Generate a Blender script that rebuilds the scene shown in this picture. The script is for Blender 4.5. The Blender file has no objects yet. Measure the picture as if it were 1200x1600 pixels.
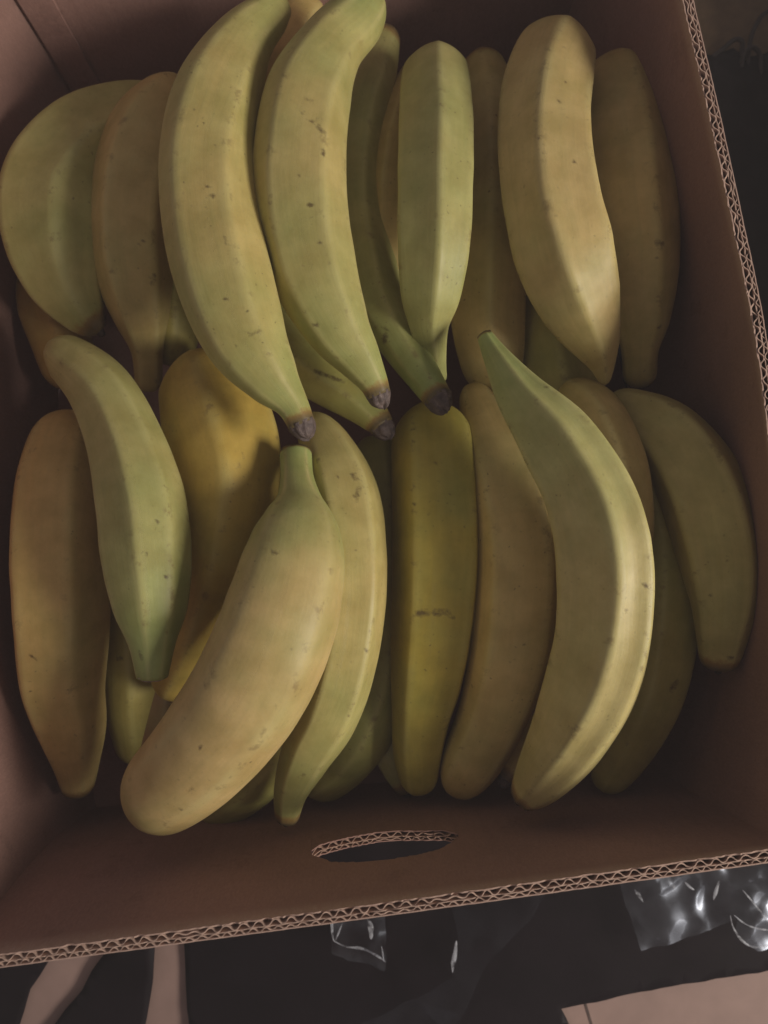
import bpy, bmesh, math, random
from mathutils import Vector, Matrix, noise, geometry

random.seed(7)
R = math.radians
scene = bpy.context.scene

# ------------------------------------------------------------------ camera
CAM = Vector((0.0, 0.0, 0.54))
PITCH = R(7.0)
FPX = 1200.0                      # focal length in pixels of the 1200 x 1600 photograph
cd = bpy.data.cameras.new("camera")
cam = bpy.data.objects.new("camera", cd)
scene.collection.objects.link(cam)
cam.location = CAM
cam.rotation_euler = (PITCH, 0, 0)
cd.sensor_fit = 'VERTICAL'
cd.sensor_height = 36.0
cd.lens = 36.0 * FPX / 1600.0
cd.clip_start = 0.01
cd.clip_end = 50
cd.dof.use_dof = True
cd.dof.focus_distance = 0.385
cd.dof.aperture_fstop = 9.0
scene.camera = cam

# ------------------------------------------------------------------ light
w = bpy.data.worlds.new("World")
scene.world = w
w.use_nodes = True
bg = w.node_tree.nodes["Background"]
bg.inputs[0].default_value = (1.0, 0.87, 0.86, 1)
bg.inputs[1].default_value = 0.165


def lamp(name, loc, target, size, power, color):
    ld = bpy.data.lights.new(name, 'AREA')
    ld.shape = 'RECTANGLE'
    ld.size, ld.size_y = size
    ld.energy = power
    ld.color = color
    o = bpy.data.objects.new(name, ld)
    scene.collection.objects.link(o)
    o.location = loc
    d = Vector(target) - Vector(loc)
    o.rotation_euler = d.to_track_quat('-Z', 'Y').to_euler()
    return o


az, el, dist = R(-17), R(31), 1.7
tgt = Vector((0.02, 0.02, 0.14))
lamp("window_light", tgt + dist * Vector((math.cos(el) * math.cos(az), math.cos(el) * math.sin(az), math.sin(el))),
     tgt, (0.52, 0.48), 24.5, (1.0, 0.93, 0.83))

scene.view_settings.view_transform = 'Standard'
scene.view_settings.look = 'None'
scene.view_settings.gamma = 1.0
scene.view_settings.exposure = 0.12

# ------------------------------------------------------------------ helpers
CO, SI = math.cos(PITCH), math.sin(PITCH)


def P(px, py, z):
    """world point at height z that lies behind pixel (px, py) of the photograph"""
    u, v = px - 600.0, 800.0 - py
    d = Vector((u, v * CO + FPX * SI, v * SI - FPX * CO))
    return CAM + d * ((z - CAM.z) / d.z)


FWD = Vector((0, SI, -CO))
UPV = Vector((0, CO, SI))


def depth(p):
    return (p - CAM).dot(FWD)


def proj(p):
    q = p - CAM
    dz = q.dot(FWD)
    return 600 + FPX * q.x / dz, 800 - FPX * q.dot(UPV) / dz


def link(name, me, mat=None, parent=None, smooth=True):
    o = bpy.data.objects.new(name, me)
    scene.collection.objects.link(o)
    if mat is not None:
        me.materials.append(mat)
    if parent is not None:
        o.parent = parent
    if smooth:
        me.polygons.foreach_set("use_smooth", [True] * len(me.polygons))
    return o


def empty(name, loc):
    o = bpy.data.objects.new(name, None)
    o.empty_display_size = 0.02
    o.location = loc
    scene.collection.objects.link(o)
    return o


def mesh(name, verts, faces):
    me = bpy.data.meshes.new(name)
    me.from_pydata([tuple(v) for v in verts], [], faces)
    me.update()
    return me


def tag(o, label=None, cat=None, group=None, kind=None):
    if label: o["label"] = label
    if cat: o["category"] = cat
    if group: o["group"] = group
    if kind: o["kind"] = kind
    return o


def crom(pts, n):
    """n samples of a Catmull-Rom curve through tuples, even in length (first two entries)"""
    k = len(pts)
    ext = [tuple(2 * a - b for a, b in zip(pts[0], pts[1]))] + list(pts) + \
          [tuple(2 * a - b for a, b in zip(pts[-1], pts[-2]))]
    dense = []
    for i in range(1, k):
        p0, p1, p2, p3 = ext[i - 1], ext[i], ext[i + 1], ext[i + 2]
        for s in range(24):
            t = s / 24
            dense.append(tuple(0.5 * (2 * b + (c - a) * t + (2 * a - 5 * b + 4 * c - d) * t * t +
                               (3 * b - a - 3 * c + d) * t ** 3) for a, b, c, d in zip(p0, p1, p2, p3)))
    dense.append(tuple(pts[-1]))
    L = [0]
    for a, b in zip(dense, dense[1:]):
        L.append(L[-1] + math.hypot(b[0] - a[0], b[1] - a[1]))
    out, j = [], 0
    for i in range(n):
        s = L[-1] * i / (n - 1)
        while j < len(L) - 2 and L[j + 1] < s:
            j += 1
        f = (s - L[j]) / max(1e-9, L[j + 1] - L[j])
        f = min(1, max(0, f))
        out.append(tuple(a + (b - a) * f for a, b in zip(dense[j], dense[j + 1])))
    return out


def interp(xs, ys, x):
    if x <= xs[0]: return ys[0]
    for i in range(1, len(xs)):
        if x <= xs[i]:
            f = (x - xs[i - 1]) / (xs[i] - xs[i - 1])
            return ys[i - 1] + (ys[i] - ys[i - 1]) * f
    return ys[-1]


# ------------------------------------------------------------------ materials
class NT:
    def __init__(self, name):
        self.m = bpy.data.materials.new(name)
        self.m.use_nodes = True
        self.t = self.m.node_tree
        self.b = self.t.nodes["Principled BSDF"]

    def n(self, kind, **kw):
        nd = self.t.nodes.new(kind)
        for k, v in kw.items():
            if k.startswith('i_'):
                nd.inputs[k[2:].replace('_', ' ')].default_value = v
            else:
                setattr(nd, k, v)
        return nd

    def l(self, a, b):
        self.t.links.new(a, b)

    def mix(self, fac, a, b, blend='MIX'):
        nd = self.n('ShaderNodeMix', data_type='RGBA', blend_type=blend)
        for sock, val in ((nd.inputs[0], fac), (nd.inputs[6], a), (nd.inputs[7], b)):
            if isinstance(val, (int, float)):
                sock.default_value = val
            elif isinstance(val, tuple):
                sock.default_value = val + (1,) if len(val) == 3 else val
            else:
                self.l(val, sock)
        return nd.outputs[2]

    def math(self, op, a, b=0.0, clamp=False):
        nd = self.n('ShaderNodeMath', operation=op, use_clamp=clamp)
        for sock, val in ((nd.inputs[0], a), (nd.inputs[1], b)):
            if isinstance(val, (int, float)):
                sock.default_value = val
            else:
                self.l(val, sock)
        return nd.outputs[0]

    def ramp(self, fac, stops):
        nd = self.n('ShaderNodeValToRGB')
        els = nd.color_ramp.elements
        while len(els) < len(stops):
            els.new(0.5)
        for e, (p, c) in zip(els, stops):
            e.position = p
            e.color = c if len(c) == 4 else c + (1,)
        self.l(fac, nd.inputs[0])
        return nd.outputs[0]

    def noise(self, vec, scale, detail=3, rough=0.5):
        nd = self.n('ShaderNodeTexNoise')
        nd.inputs['Scale'].default_value = scale
        nd.inputs['Detail'].default_value = detail
        nd.inputs['Roughness'].default_value = rough
        if vec is not None:
            self.l(vec, nd.inputs['Vector'])
        return nd.outputs[0]

    def bump(self, h, strength, distance):
        nd = self.n('ShaderNodeBump')
        nd.inputs['Strength'].default_value = strength
        nd.inputs['Distance'].default_value = distance
        self.l(h, nd.inputs['Height'])
        self.l(nd.outputs[0], self.b.inputs['Normal'])


def peel_material():
    k = NT("banana_peel")
    tc = k.n('ShaderNodeTexCoord')
    oi = k.n('ShaderNodeObjectInfo')
    off = k.n('ShaderNodeVectorMath', operation='MULTIPLY_ADD')
    k.l(oi.outputs['Random'], off.inputs[0])
    off.inputs[1].default_value = (7.3, 3.1, 5.7)
    k.l(tc.outputs['Object'], off.inputs[2])
    vec = off.outputs[0]
    at = k.n('ShaderNodeAttribute', attribute_name='peel')
    sep = k.n('ShaderNodeSeparateColor')
    k.l(at.outputs['Color'], sep.inputs[0])
    green_m, scar_m, ridge_m = sep.outputs[0], sep.outputs[1], sep.outputs[2]
    brown_m = at.outputs['Alpha']
    # along/around coordinates for streaks that run with the fruit
    uv = k.n('ShaderNodeAttribute', attribute_name='along')
    strv = k.n('ShaderNodeVectorMath', operation='MULTIPLY')
    k.l(uv.outputs['Vector'], strv.inputs[0])
    strv.inputs[1].default_value = (5.0, 0.35, 1.0)
    addr = k.n('ShaderNodeVectorMath', operation='MULTIPLY_ADD')
    k.l(oi.outputs['Random'], addr.inputs[0])
    addr.inputs[1].default_value = (31.0, 17.0, 9.0)
    k.l(strv.outputs[0], addr.inputs[2])
    wp = k.n('ShaderNodeTexNoise')
    wp.inputs['Scale'].default_value = 18
    k.l(vec, wp.inputs['Vector'])
    wadd = k.n('ShaderNodeVectorMath', operation='MULTIPLY_ADD')
    k.l(wp.outputs['Color'], wadd.inputs[0])
    wadd.inputs[1].default_value = (1.6, 1.6, 1.6)
    k.l(addr.outputs[0], wadd.inputs[2])
    streak = k.noise(wadd.outputs[0], 1.7, 4, 0.6)
    big = k.noise(vec, 24, 3, 0.55)
    base = oi.outputs['Color']
    # broad drift between yellow and green skin
    gcol = k.mix(0.82, base, (0.27, 0.375, 0.12))
    gf = k.math('ADD', green_m, k.math('MULTIPLY', k.math('SUBTRACT', big, 0.5), 1.1), clamp=True)
    col = k.mix(gf, base, gcol)
    mott = k.ramp(k.noise(vec, 55, 4, 0.6), [(0.33, (0.84, 0.80, 0.70)), (0.68, (1.08, 1.05, 1.04))])
    col = k.mix(1.0, col, mott, 'MULTIPLY')
    stc = k.ramp(streak, [(0.32, (0.82, 0.86, 0.80)), (0.62, (1.06, 1.04, 1.0))])
    col = k.mix(0.30, col, stc, 'MULTIPLY')
    # paler, waxy ridge line, broken up
    rf = k.math('MULTIPLY', ridge_m, k.ramp(k.noise(vec, 40, 2, 0.5), [(0.35, (0.1,) * 3), (0.65, (0.65,) * 3)]))
    col = k.mix(rf, col, k.mix(0.40, base, (0.60, 0.58, 0.26)))
    # fine specks: dark pores and small scuffs
    vo = k.n('ShaderNodeTexVoronoi', feature='F1')
    vo.inputs['Scale'].default_value = 150
    wrp = k.n('ShaderNodeVectorMath', operation='MULTIPLY_ADD')
    nz = k.n('ShaderNodeTexNoise')
    nz.inputs['Scale'].default_value = 260
    k.l(vec, nz.inputs['Vector'])
    k.l(nz.outputs['Color'], wrp.inputs[0])
    wrp.inputs[1].default_value = (0.004, 0.004, 0.004)
    k.l(vec, wrp.inputs[2])
    k.l(wrp.outputs[0], vo.inputs['Vector'])
    sp = k.ramp(vo.outputs['Distance'], [(0.03, (1,) * 3), (0.15, (0,) * 3)])
    pick = k.n('ShaderNodeSeparateColor')
    k.l(vo.outputs['Color'], pick.inputs[0])
    sel = k.ramp(pick.outputs[0], [(0.80, (0,) * 3), (0.90, (1,) * 3)])
    zone = k.ramp(k.noise(vec, 17, 2, 0.5), [(0.40, (0.1,) * 3), (0.62, (1,) * 3)])
    spf = k.math('MULTIPLY', k.math('MULTIPLY', sp, sel), zone)
    vo2 = k.n('ShaderNodeTexVoronoi', feature='F1')
    vo2.inputs['Scale'].default_value = 420
    k.l(wrp.outputs[0], vo2.inputs['Vector'])
    pick2 = k.n('ShaderNodeSeparateColor')
    k.l(vo2.outputs['Color'], pick2.inputs[0])
    sp2 = k.math('MULTIPLY', k.ramp(vo2.outputs['Distance'], [(0.1, (1,) * 3), (0.28, (0,) * 3)]),
                 k.ramp(pick2.outputs[0], [(0.86, (0,) * 3), (0.95, (0.8,) * 3)]))
    spf = k.math('MULTIPLY', k.math('ADD', spf, k.math('MULTIPLY', sp2, zone), clamp=True), 0.75)
    col = k.mix(spf, col, (0.10, 0.075, 0.03))
    # rubbed, bruised ridges and broad faint scuffs
    rub = k.math('MULTIPLY', ridge_m, k.ramp(k.noise(vec, 120, 5, 0.7), [(0.56, (0,) * 3), (0.66, (0.55,) * 3)]))
    col = k.mix(rub, col, (0.20, 0.13, 0.05))
    scuf = k.math('MULTIPLY', k.ramp(k.noise(vec, 210, 5, 0.75), [(0.60, (0,) * 3), (0.72, (0.5,) * 3)]),
                  k.ramp(k.noise(vec, 30, 2, 0.5), [(0.54, (0,) * 3), (0.66, (1,) * 3)]))
    col = k.mix(scuf, col, (0.24, 0.16, 0.07))
    # named scars, ragged by noise
    rag = k.noise(vec, 330, 4, 0.7)
    sc = k.ramp(k.math('ADD', scar_m, k.math('MULTIPLY', k.math('SUBTRACT', rag, 0.5), 1.5)),
                [(0.30, (0,) * 3), (0.85, (1,) * 3)])
    sc = k.math('MULTIPLY', sc, k.math('GREATER_THAN', scar_m, 0.02))
    col = k.mix(k.math('MULTIPLY', sc, 0.78), col, (0.085, 0.048, 0.022))
    # browning towards cut stem and blossom end
    bf = k.ramp(k.math('ADD', brown_m, k.math('MULTIPLY', k.math('SUBTRACT', rag, 0.5), 0.5)),
                [(0.40, (0,) * 3), (0.62, (1,) * 3)])
    bcol = k.ramp(brown_m, [(0.45, (0.36, 0.20, 0.05)), (0.85, (0.10, 0.055, 0.03))])
    bf = k.math('MULTIPLY', bf, k.math('GREATER_THAN', brown_m, 0.05))
    col = k.mix(k.math('MULTIPLY', bf, 0.85), col, bcol)
    k.l(col, k.b.inputs['Base Color'])
    rr = k.n('ShaderNodeMapRange')
    k.l(k.noise(vec, 70, 3, 0.5), rr.inputs[0])
    rr.inputs[3].default_value = 0.40
    rr.inputs[4].default_value = 0.58
    k.l(rr.outputs[0], k.b.inputs['Roughness'])
    k.b.inputs['Specular IOR Level'].default_value = 0.38
    k.b.inputs['Subsurface Weight'].default_value = 0.12
    k.b.inputs['Subsurface Radius'].default_value = (0.004, 0.003, 0.001)
    k.b.inputs['Subsurface Scale'].default_value = 1.0
    h = k.math('ADD', k.math('MULTIPLY', k.noise(vec, 600, 3, 0.6), 0.25), k.math('MULTIPLY', k.noise(vec, 90, 3, 0.5), 0.8))
    h = k.math('ADD', h, k.math('MULTIPLY', streak, 0.5))
    h = k.math('SUBTRACT', h, k.math('MULTIPLY', sc, 0.5))
    k.bump(h, 0.35, 0.0007)
    return k.m


def cap_material():
    k = NT("dried_stem_end")
    tc = k.n('ShaderNodeTexCoord')
    n1 = k.noise(tc.outputs['Object'], 260, 5, 0.7)
    c = k.ramp(n1, [(0.3, (0.05, 0.034, 0.030)), (0.55, (0.13, 0.092, 0.082)), (0.72, (0.26, 0.20, 0.18))])
    k.l(c, k.b.inputs['Base Color'])
    k.b.inputs['Roughness'].default_value = 0.55
    k.bump(k.noise(tc.outputs['Object'], 420, 5, 0.7), 0.8, 0.0012)
    return k.m


def card_material(name, base, pale=0.0):
    k = NT(name)
    tc = k.n('ShaderNodeTexCoord')
    mp = k.n('ShaderNodeMapping')
    mp.inputs['Scale'].default_value = (1, 1, 0.35)
    k.l(tc.outputs['Object'], mp.inputs[0])
    fib = k.noise(mp.outputs[0], 900, 5, 0.75)
    blot = k.noise(tc.outputs['Object'], 14, 4, 0.6)
    c1 = k.ramp(fib, [(0.25, tuple(0.80 * x for x in base)), (0.55, base), (0.8, tuple(min(1, 1.22 * x) for x in base))])
    c2 = k.mix(0.8, c1, k.ramp(blot, [(0.3, (0.84, 0.82, 0.80)), (0.7, (1.08, 1.06, 1.05))]), 'MULTIPLY')
    k.l(c2, k.b.inputs['Base Color'])
    k.b.inputs['Roughness'].default_value = 0.82
    k.b.inputs['Specular IOR Level'].default_value = 0.25
    vat = k.n('ShaderNodeAttribute', attribute_name='vpos')
    fray = k.ramp(k.math('ADD', vat.outputs['Fac'], k.math('MULTIPLY', k.math('SUBTRACT', fib, 0.5), 0.10)),
                  [(0.0, (0.75,) * 3), (0.055, (0.0,) * 3)])
    c2 = k.mix(k.math('MULTIPLY', fray, k.math('GREATER_THAN', vat.outputs['Fac'], 0.0001)), c2, (0.52, 0.37, 0.30))
    crs = k.ramp(k.noise(tc.outputs['Object'], 33, 5, 0.7), [(0.60, (1, 1, 1)), (0.66, (0.82, 0.80, 0.79)), (0.72, (1, 1, 1))])
    c2 = k.mix(0.7, c2, crs, 'MULTIPLY')
    k.l(c2, k.b.inputs['Base Color'])
    # washboard of the flutes telegraphing through the liner
    at = k.n('ShaderNodeAttribute', attribute_name='ulen')
    wv = k.math('SINE', k.math('MULTIPLY', at.outputs['Fac'], 2 * math.pi / 0.008))
    h = k.math('ADD', k.math('MULTIPLY', fib, 0.5), k.math('MULTIPLY', wv, 0.10))
    h = k.math('ADD', h, k.math('MULTIPLY', k.noise(tc.outputs['Object'], 60, 3, 0.5), 1.0))
    k.bump(h, 0.45, 0.0008)
    return k.m


def plain(name, col, rough, nscale=300, var=0.25, bump=0.3, dist=0.0005, spec=0.4, detail=4):
    k = NT(name)
    tc = k.n('ShaderNodeTexCoord')
    n1 = k.noise(tc.outputs['Object'], nscale, detail, 0.6)
    c = k.ramp(n1, [(0.3, tuple(x * (1 - var) for x in col)), (0.7, tuple(min(1, x * (1 + var)) for x in col))])
    k.l(c, k.b.inputs['Base Color'])
    k.b.inputs['Roughness'].default_value = rough
    k.b.inputs['Specular IOR Level'].default_value = spec
    k.bump(n1, bump, dist)
    return k.m


def film_material(name="clear_film", amount=1.0):
    k = NT(name)
    tc = k.n('ShaderNodeTexCoord')
    out = k.t.nodes['Material Output']
    tr = k.n('ShaderNodeBsdfTransparent')
    tr.inputs[0].default_value = (0.93, 0.94, 0.96, 1)
    gl = k.n('ShaderNodeBsdfGlossy')
    gl.inputs['Roughness'].default_value = 0.34
    gl.inputs['Color'].default_value = (0.24, 0.26, 0.31, 1)
    df = k.n('ShaderNodeBsdfDiffuse')
    df.inputs['Color'].default_value = (0.55, 0.58, 0.66, 1)
    lw = k.n('ShaderNodeLayerWeight')
    lw.inputs[0].default_value = 0.35
    m1 = k.n('ShaderNodeMixShader')
    k.l(k.math('ADD', k.math('MULTIPLY', lw.outputs['Fresnel'], 0.6 * amount), 0.03 * amount, clamp=True), m1.inputs[0])
    k.l(tr.outputs[0], m1.inputs[1])
    k.l(gl.outputs[0], m1.inputs[2])
    m2 = k.n('ShaderNodeMixShader')
    milk = k.ramp(k.noise(tc.outputs['Object'], 40, 3, 0.5), [(0.35, (0.02 * amount,) * 3), (0.7, (0.12 * amount,) * 3)])
    k.l(milk, m2.inputs[0])
    k.l(m1.outputs[0], m2.inputs[1])
    k.l(df.outputs[0], m2.inputs[2])
    k.l(m2.outputs[0], out.inputs['Surface'])
    return k.m


M_PEEL = peel_material()
M_CAP = cap_material()
M_CARD = card_material("kraft_liner", (0.33, 0.193, 0.16))
M_FLUTE = card_material("kraft_flute", (0.40, 0.26, 0.20))
M_TORN = plain("torn_stem_end", (0.34, 0.24, 0.22), 0.7, 420, 0.7, 0.9, 0.001)
M_DARK = plain("blossom_remnant", (0.06, 0.04, 0.03), 0.8, 500, 0.5, 0.8, 0.001)
M_BLACK = plain("black_plastic", (0.009, 0.006, 0.008), 0.5, 30, 0.3, 0.15, 0.003, 0.08)
M_CORD = plain("dark_cord", (0.03, 0.022, 0.018), 0.6)
M_FLOOR = plain("tan_floor", (0.30, 0.20, 0.17), 0.6, 26, 0.14, 0.2, 0.0008)
M_GROUT = plain("floor_joint", (0.10, 0.07, 0.06), 0.9, 200, 0.3)
M_FILM = film_material('clear_film', 0.75)
M_THIN = film_material('thin_film', 0.16)

# ------------------------------------------------------------------ box
ZR, ZM = 0.19, 0.095
# inner rim line of each wall, in photograph pixels, and the same wall at half height and at the base
C_BL = [(-62, 1500), (60, 1335), (150, 1262)]
C_BR = [(1243, 1322), (1113, 1258), (1016, 1190)]
C_TR = [(1000, -300), (910, -45), (860, 126)]
C_TL = [(-80, -160), (60, 60), (163, 230)]


def edge_pts(px, z, n=60):
    return [P(a, b, z) for a, b in crom(px, n)]


def wall(name, rim_px, mid_px, base_px, outward, hole=None, label=None, nv=14):
    rim, mid, base = edge_pts(rim_px, ZR, 200), edge_pts(mid_px, ZM, 200), edge_pts(base_px, 0.002, 200)
    lens = [0]
    for a, b in zip(rim, rim[1:]):
        lens.append(lens[-1] + (b - a).length)
    L = lens[-1]

    def inner(s, v):
        f = s / L * 199
        i = min(198, int(f))
        g = f - i
        a, b, c = rim[i].lerp(rim[i + 1], g), mid[i].lerp(mid[i + 1], g), base[i].lerp(base[i + 1], g)
        return a * (2 * (v - .5) * (v - 1)) + b * (-4 * v * (v - 1)) + c * (2 * v * (v - .5))

    def nrm(s):
        e = 0.002
        t = inner(min(L, s + e), 0.0) - inner(max(0, s - e), 0.0)
        n = Vector((t.y, -t.x, 0)).normalized()
        if n.dot(Vector(outward)) < 0:
            n = -n
        tt = Vector((t.x, t.y, 0)).normalized()
        m = 0.0
        if s < 0.008: m = -(1 - s / 0.008)
        if s > L - 0.008: m = (1 - (L - s) / 0.008)
        return n + tt * m * 1.0

    def span(s):
        """hole limits in v at this column"""
        if hole is None:
            return None
        vs = [i / 160 for i in range(161)]
        pr = [proj(inner(s, v)) for v in vs]
        xs_l, ys_l, xs_h, ys_h = hole
        if not (min(xs_l) < pr[60][0] + 0 < max(xs_l) + 30):
            return None
        vt = vb = None
        for v, (x, y) in zip(vs, pr):
            if x < xs_l[0] or x > xs_l[-1]:
                continue
            lo, hi = interp(xs_l, ys_l, x), interp(xs_h, ys_h, x)
            if vt is None and y <= lo and lo > hi: vt = v
            if y >= hi: vb = v
        if vt is None or vb is None or vb <= vt:
            return None
        return vt, vb

    cache = {}

    def cspan(s):
        key = round(s, 5)
        if key not in cache:
            cache[key] = span(s)
        return cache[key]

    def sheet(nm, off, th, step, mat, parent, top_jit=0.0):
        n = max(8, int(L / step))
        verts, faces, ul, vl = [], [], [], []
        cols = []
        for i in range(n + 1):
            s = L * i / n
            nn = nrm(s)
            o = off(s)
            h = cspan(s)
            a, b = h if h else (0.5, 0.5)
            col = []
            vj = -abs(noise.noise(Vector((s * 260, off(0) * 900, 3.3)))) * top_jit
            for part_ in ((0.0, a), (b, 1.0)):
                for j in range(nv):
                    v = part_[0] + (part_[1] - part_[0]) * (j / (nv - 1)) ** (1.8 if part_[0] == 0.0 else 1.0)
                    base_p = inner(s, v)
                    if j == 0 and part_[0] == 0.0:
                        base_p = base_p + Vector((0, 0, vj))
                    col.append((base_p + nn * (o - th / 2), base_p + nn * (o + th / 2)))
            cols.append((col, h is not None))
            for q_, pr_ in enumerate(col):
                verts += [pr_[0], pr_[1]]
                ul += [s, s]
                f_ = (a * (q_ / (nv - 1)) ** 1.8) if q_ < nv else b + (1 - b) * (q_ - nv) / (nv - 1)
                vl += [max(f_, 0.0002)] * 2
        m = 4 * nv

        def V(i, j, k):
            return i * m + j * 2 + k
        for i in range(n):
            for j in range(2 * nv - 1):
                if j == nv - 1:
                    continue
                faces.append((V(i, j, 0), V(i, j + 1, 0), V(i + 1, j + 1, 0), V(i + 1, j, 0)))
                faces.append((V(i, j, 1), V(i + 1, j, 1), V(i + 1, j + 1, 1), V(i, j + 1, 1)))
            for j in (0, nv):            # cut edges: rim, ledge of the hand hole
                if j == nv and not (cols[i][1] or cols[i + 1][1]): continue
                faces.append((V(i, j, 0), V(i + 1, j, 0), V(i + 1, j, 1), V(i, j, 1)))
            if cols[i][1] or cols[i + 1][1]:
                j = nv - 1
                faces.append((V(i, j, 0), V(i, j, 1), V(i + 1, j, 1), V(i + 1, j, 0)))
        me = mesh(nm, verts, faces)
        o_ = link(nm, me, mat, parent)
        at = me.attributes.new('ulen', 'FLOAT', 'POINT')
        at.data.foreach_set('value', ul)
        at2 = me.attributes.new('vpos', 'FLOAT', 'POINT')
        at2.data.foreach_set('value', vl)
        me.set_sharp_from_angle(angle=R(50))
        return o_

    ph = random.random() * 6

    def wav(s, pitch, amp, seed):
        q = s + 0.0019 * noise.noise(Vector((s * 60, seed, 0))) + 0.0006 * noise.noise(Vector((s * 230, seed, 0)))
        x = math.sin(2 * math.pi * q / pitch + ph + seed)
        x = math.copysign(abs(x) ** 0.8, x)
        crush = 1 - 0.5 * max(0, noise.noise(Vector((s * 45, seed + 4, 0)))) * 2
        return x * amp * crush + 0.00025 * noise.noise(Vector((s * 200, seed + 9, 0)))

    T = 0.0052
    liner = sheet(name, lambda s: 0.0003 + 0.0002 * noise.noise(Vector((s * 90, 1, 0))), 0.0006, 0.0012, M_CARD, box, 0.0022)
    sheet('inner_flutes', lambda s: 0.0018 + wav(s, 0.0071, 0.00115, 1.0), 0.00055, 0.0005, M_FLUTE, liner, 0.0012)
    sheet('middle_liner', lambda s: 0.0032 + 0.00025 * noise.noise(Vector((s * 120, 7, 0))), 0.0004, 0.0012, M_FLUTE, liner, 0.0018)
    sheet('outer_flutes', lambda s: 0.0042 + wav(s, 0.0055, 0.00083, 2.7), 0.0005, 0.0005, M_FLUTE, liner, 0.001)
    sheet('outer_liner', lambda s: T + 0.00012 * noise.noise(Vector((s * 60, 5, 0))), 0.0005, 0.0012, M_CARD, liner, 0.0005)
    return liner, inner, L


box = empty('cardboard_box', P(600, 800, 0))
box.matrix_world = Matrix.Identity(4)
tag(box, "open brown corrugated cardboard box full of green-yellow bananas", "cardboard box")

wall('side_wall', [C_BL[0], (600, 1411), C_BR[0]],
     [C_BL[1], (600, 1296), C_BR[1]],
     [C_BL[2], (600, 1222), C_BR[2]], (0, -1, 0),
     hole=([483, 500, 518, 558, 612, 647, 689, 708, 719], [1336, 1341, 1347, 1348, 1343, 1337, 1327, 1315, 1305],
           [483, 488, 500, 525, 553, 591, 635, 693, 710, 719], [1334, 1327, 1319, 1312, 1306, 1299, 1297, 1297, 1300, 1304]))
wall('side_wall', [C_TR[0], (1067, 0), (1106, 169), (1140, 326), (1174, 490), (1197, 650), (1222, 900), (1236, 1120), C_BR[0]],
     [C_TR[1], (1010, 250), (1075, 500), (1120, 740), (1140, 1000), C_BR[1]],
     [C_TR[2], (950, 400), (990, 700), (1010, 950), C_BR[2]], (1, 0, 0))
wall('side_wall', [C_BL[0], (-98, 1250), (-118, 950), (-122, 600), (-112, 300), (-95, 0), C_TL[0]],
     [C_BL[1], (12, 1150), (-12, 900), (-20, 600), (-8, 350), (25, 150), C_TL[1]],
     [C_BL[2], (110, 1050), (90, 700), (110, 400), C_TL[2]], (-1, 0, 0))
back, back_f, back_L = wall('side_wall', [C_TL[0], (460, -232), C_TR[0]],
     [C_TL[1], (480, 5), C_TR[1]],
     [C_TL[2], (500, 180), C_TR[2]], (0, 1, 0))
ctr_ = P(600, 720, 0.0015)
corners = [P(*C_BL[2], 0.0015), P(110, 1050, 0.0015), P(90, 700, 0.0015), P(*C_TL[2], 0.0015), P(*C_TR[2], 0.0015),
           P(990, 700, 0.0015), P(*C_BR[2], 0.0015), P(600, 1222, 0.0015)]
corners = [c + (c - ctr_).normalized() * 0.005 for c in corners]
vs = corners + [c - Vector((0, 0, 0.005)) for c in corners]
n_ = len(corners)
me = mesh('bottom_panel', vs, [tuple(range(n_)), tuple(reversed(range(n_, 2 * n_)))] +
          [(i, (i + 1) % n_, (i + 1) % n_ + n_, i + n_) for i in range(n_)])
link('bottom_panel', me, M_CARD, box, False)
# glued joint flap that turns the far left corner onto the back wall
vv, ff = [], []
nu, nw = 8, 16
s_end = min((abs(proj(back_f(q * 0.001, 0.42))[0] - 97), q * 0.001) for q in range(10, 120))[1]
for i in range(nu + 1):
    for j in range(nw + 1):
        q = back_f(0.003 + (s_end - 0.003) * i / nu + 0.0006 * noise.noise(Vector((j * .6, 0, 0))) * (i == nu), 0.02 + 0.93 * j / nw)
        vv += [q + Vector((0, -0.0005, 0)), q + Vector((0, -0.0026, 0))]
for i in range(nu):
    for j in range(nw):
        a, b = (i * (nw + 1) + j) * 2, ((i + 1) * (nw + 1) + j) * 2
        ff += [(a, b, b + 2, a + 2), (a + 1, a + 3, b + 3, b + 1)]
        if i == nu - 1:
            ff.append((b, b + 1, b + 3, b + 2))
link('glue_flap', mesh('glue_flap', vv, ff), M_CARD, box, False)

# ------------------------------------------------------------------ bananas
YEL = (0.55, 0.445, 0.17)
GRN = (0.47, 0.42, 0.165)
TAN = (0.60, 0.46, 0.18)
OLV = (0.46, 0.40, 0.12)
GROUP = "bananas packed in the cardboard box"


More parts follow.
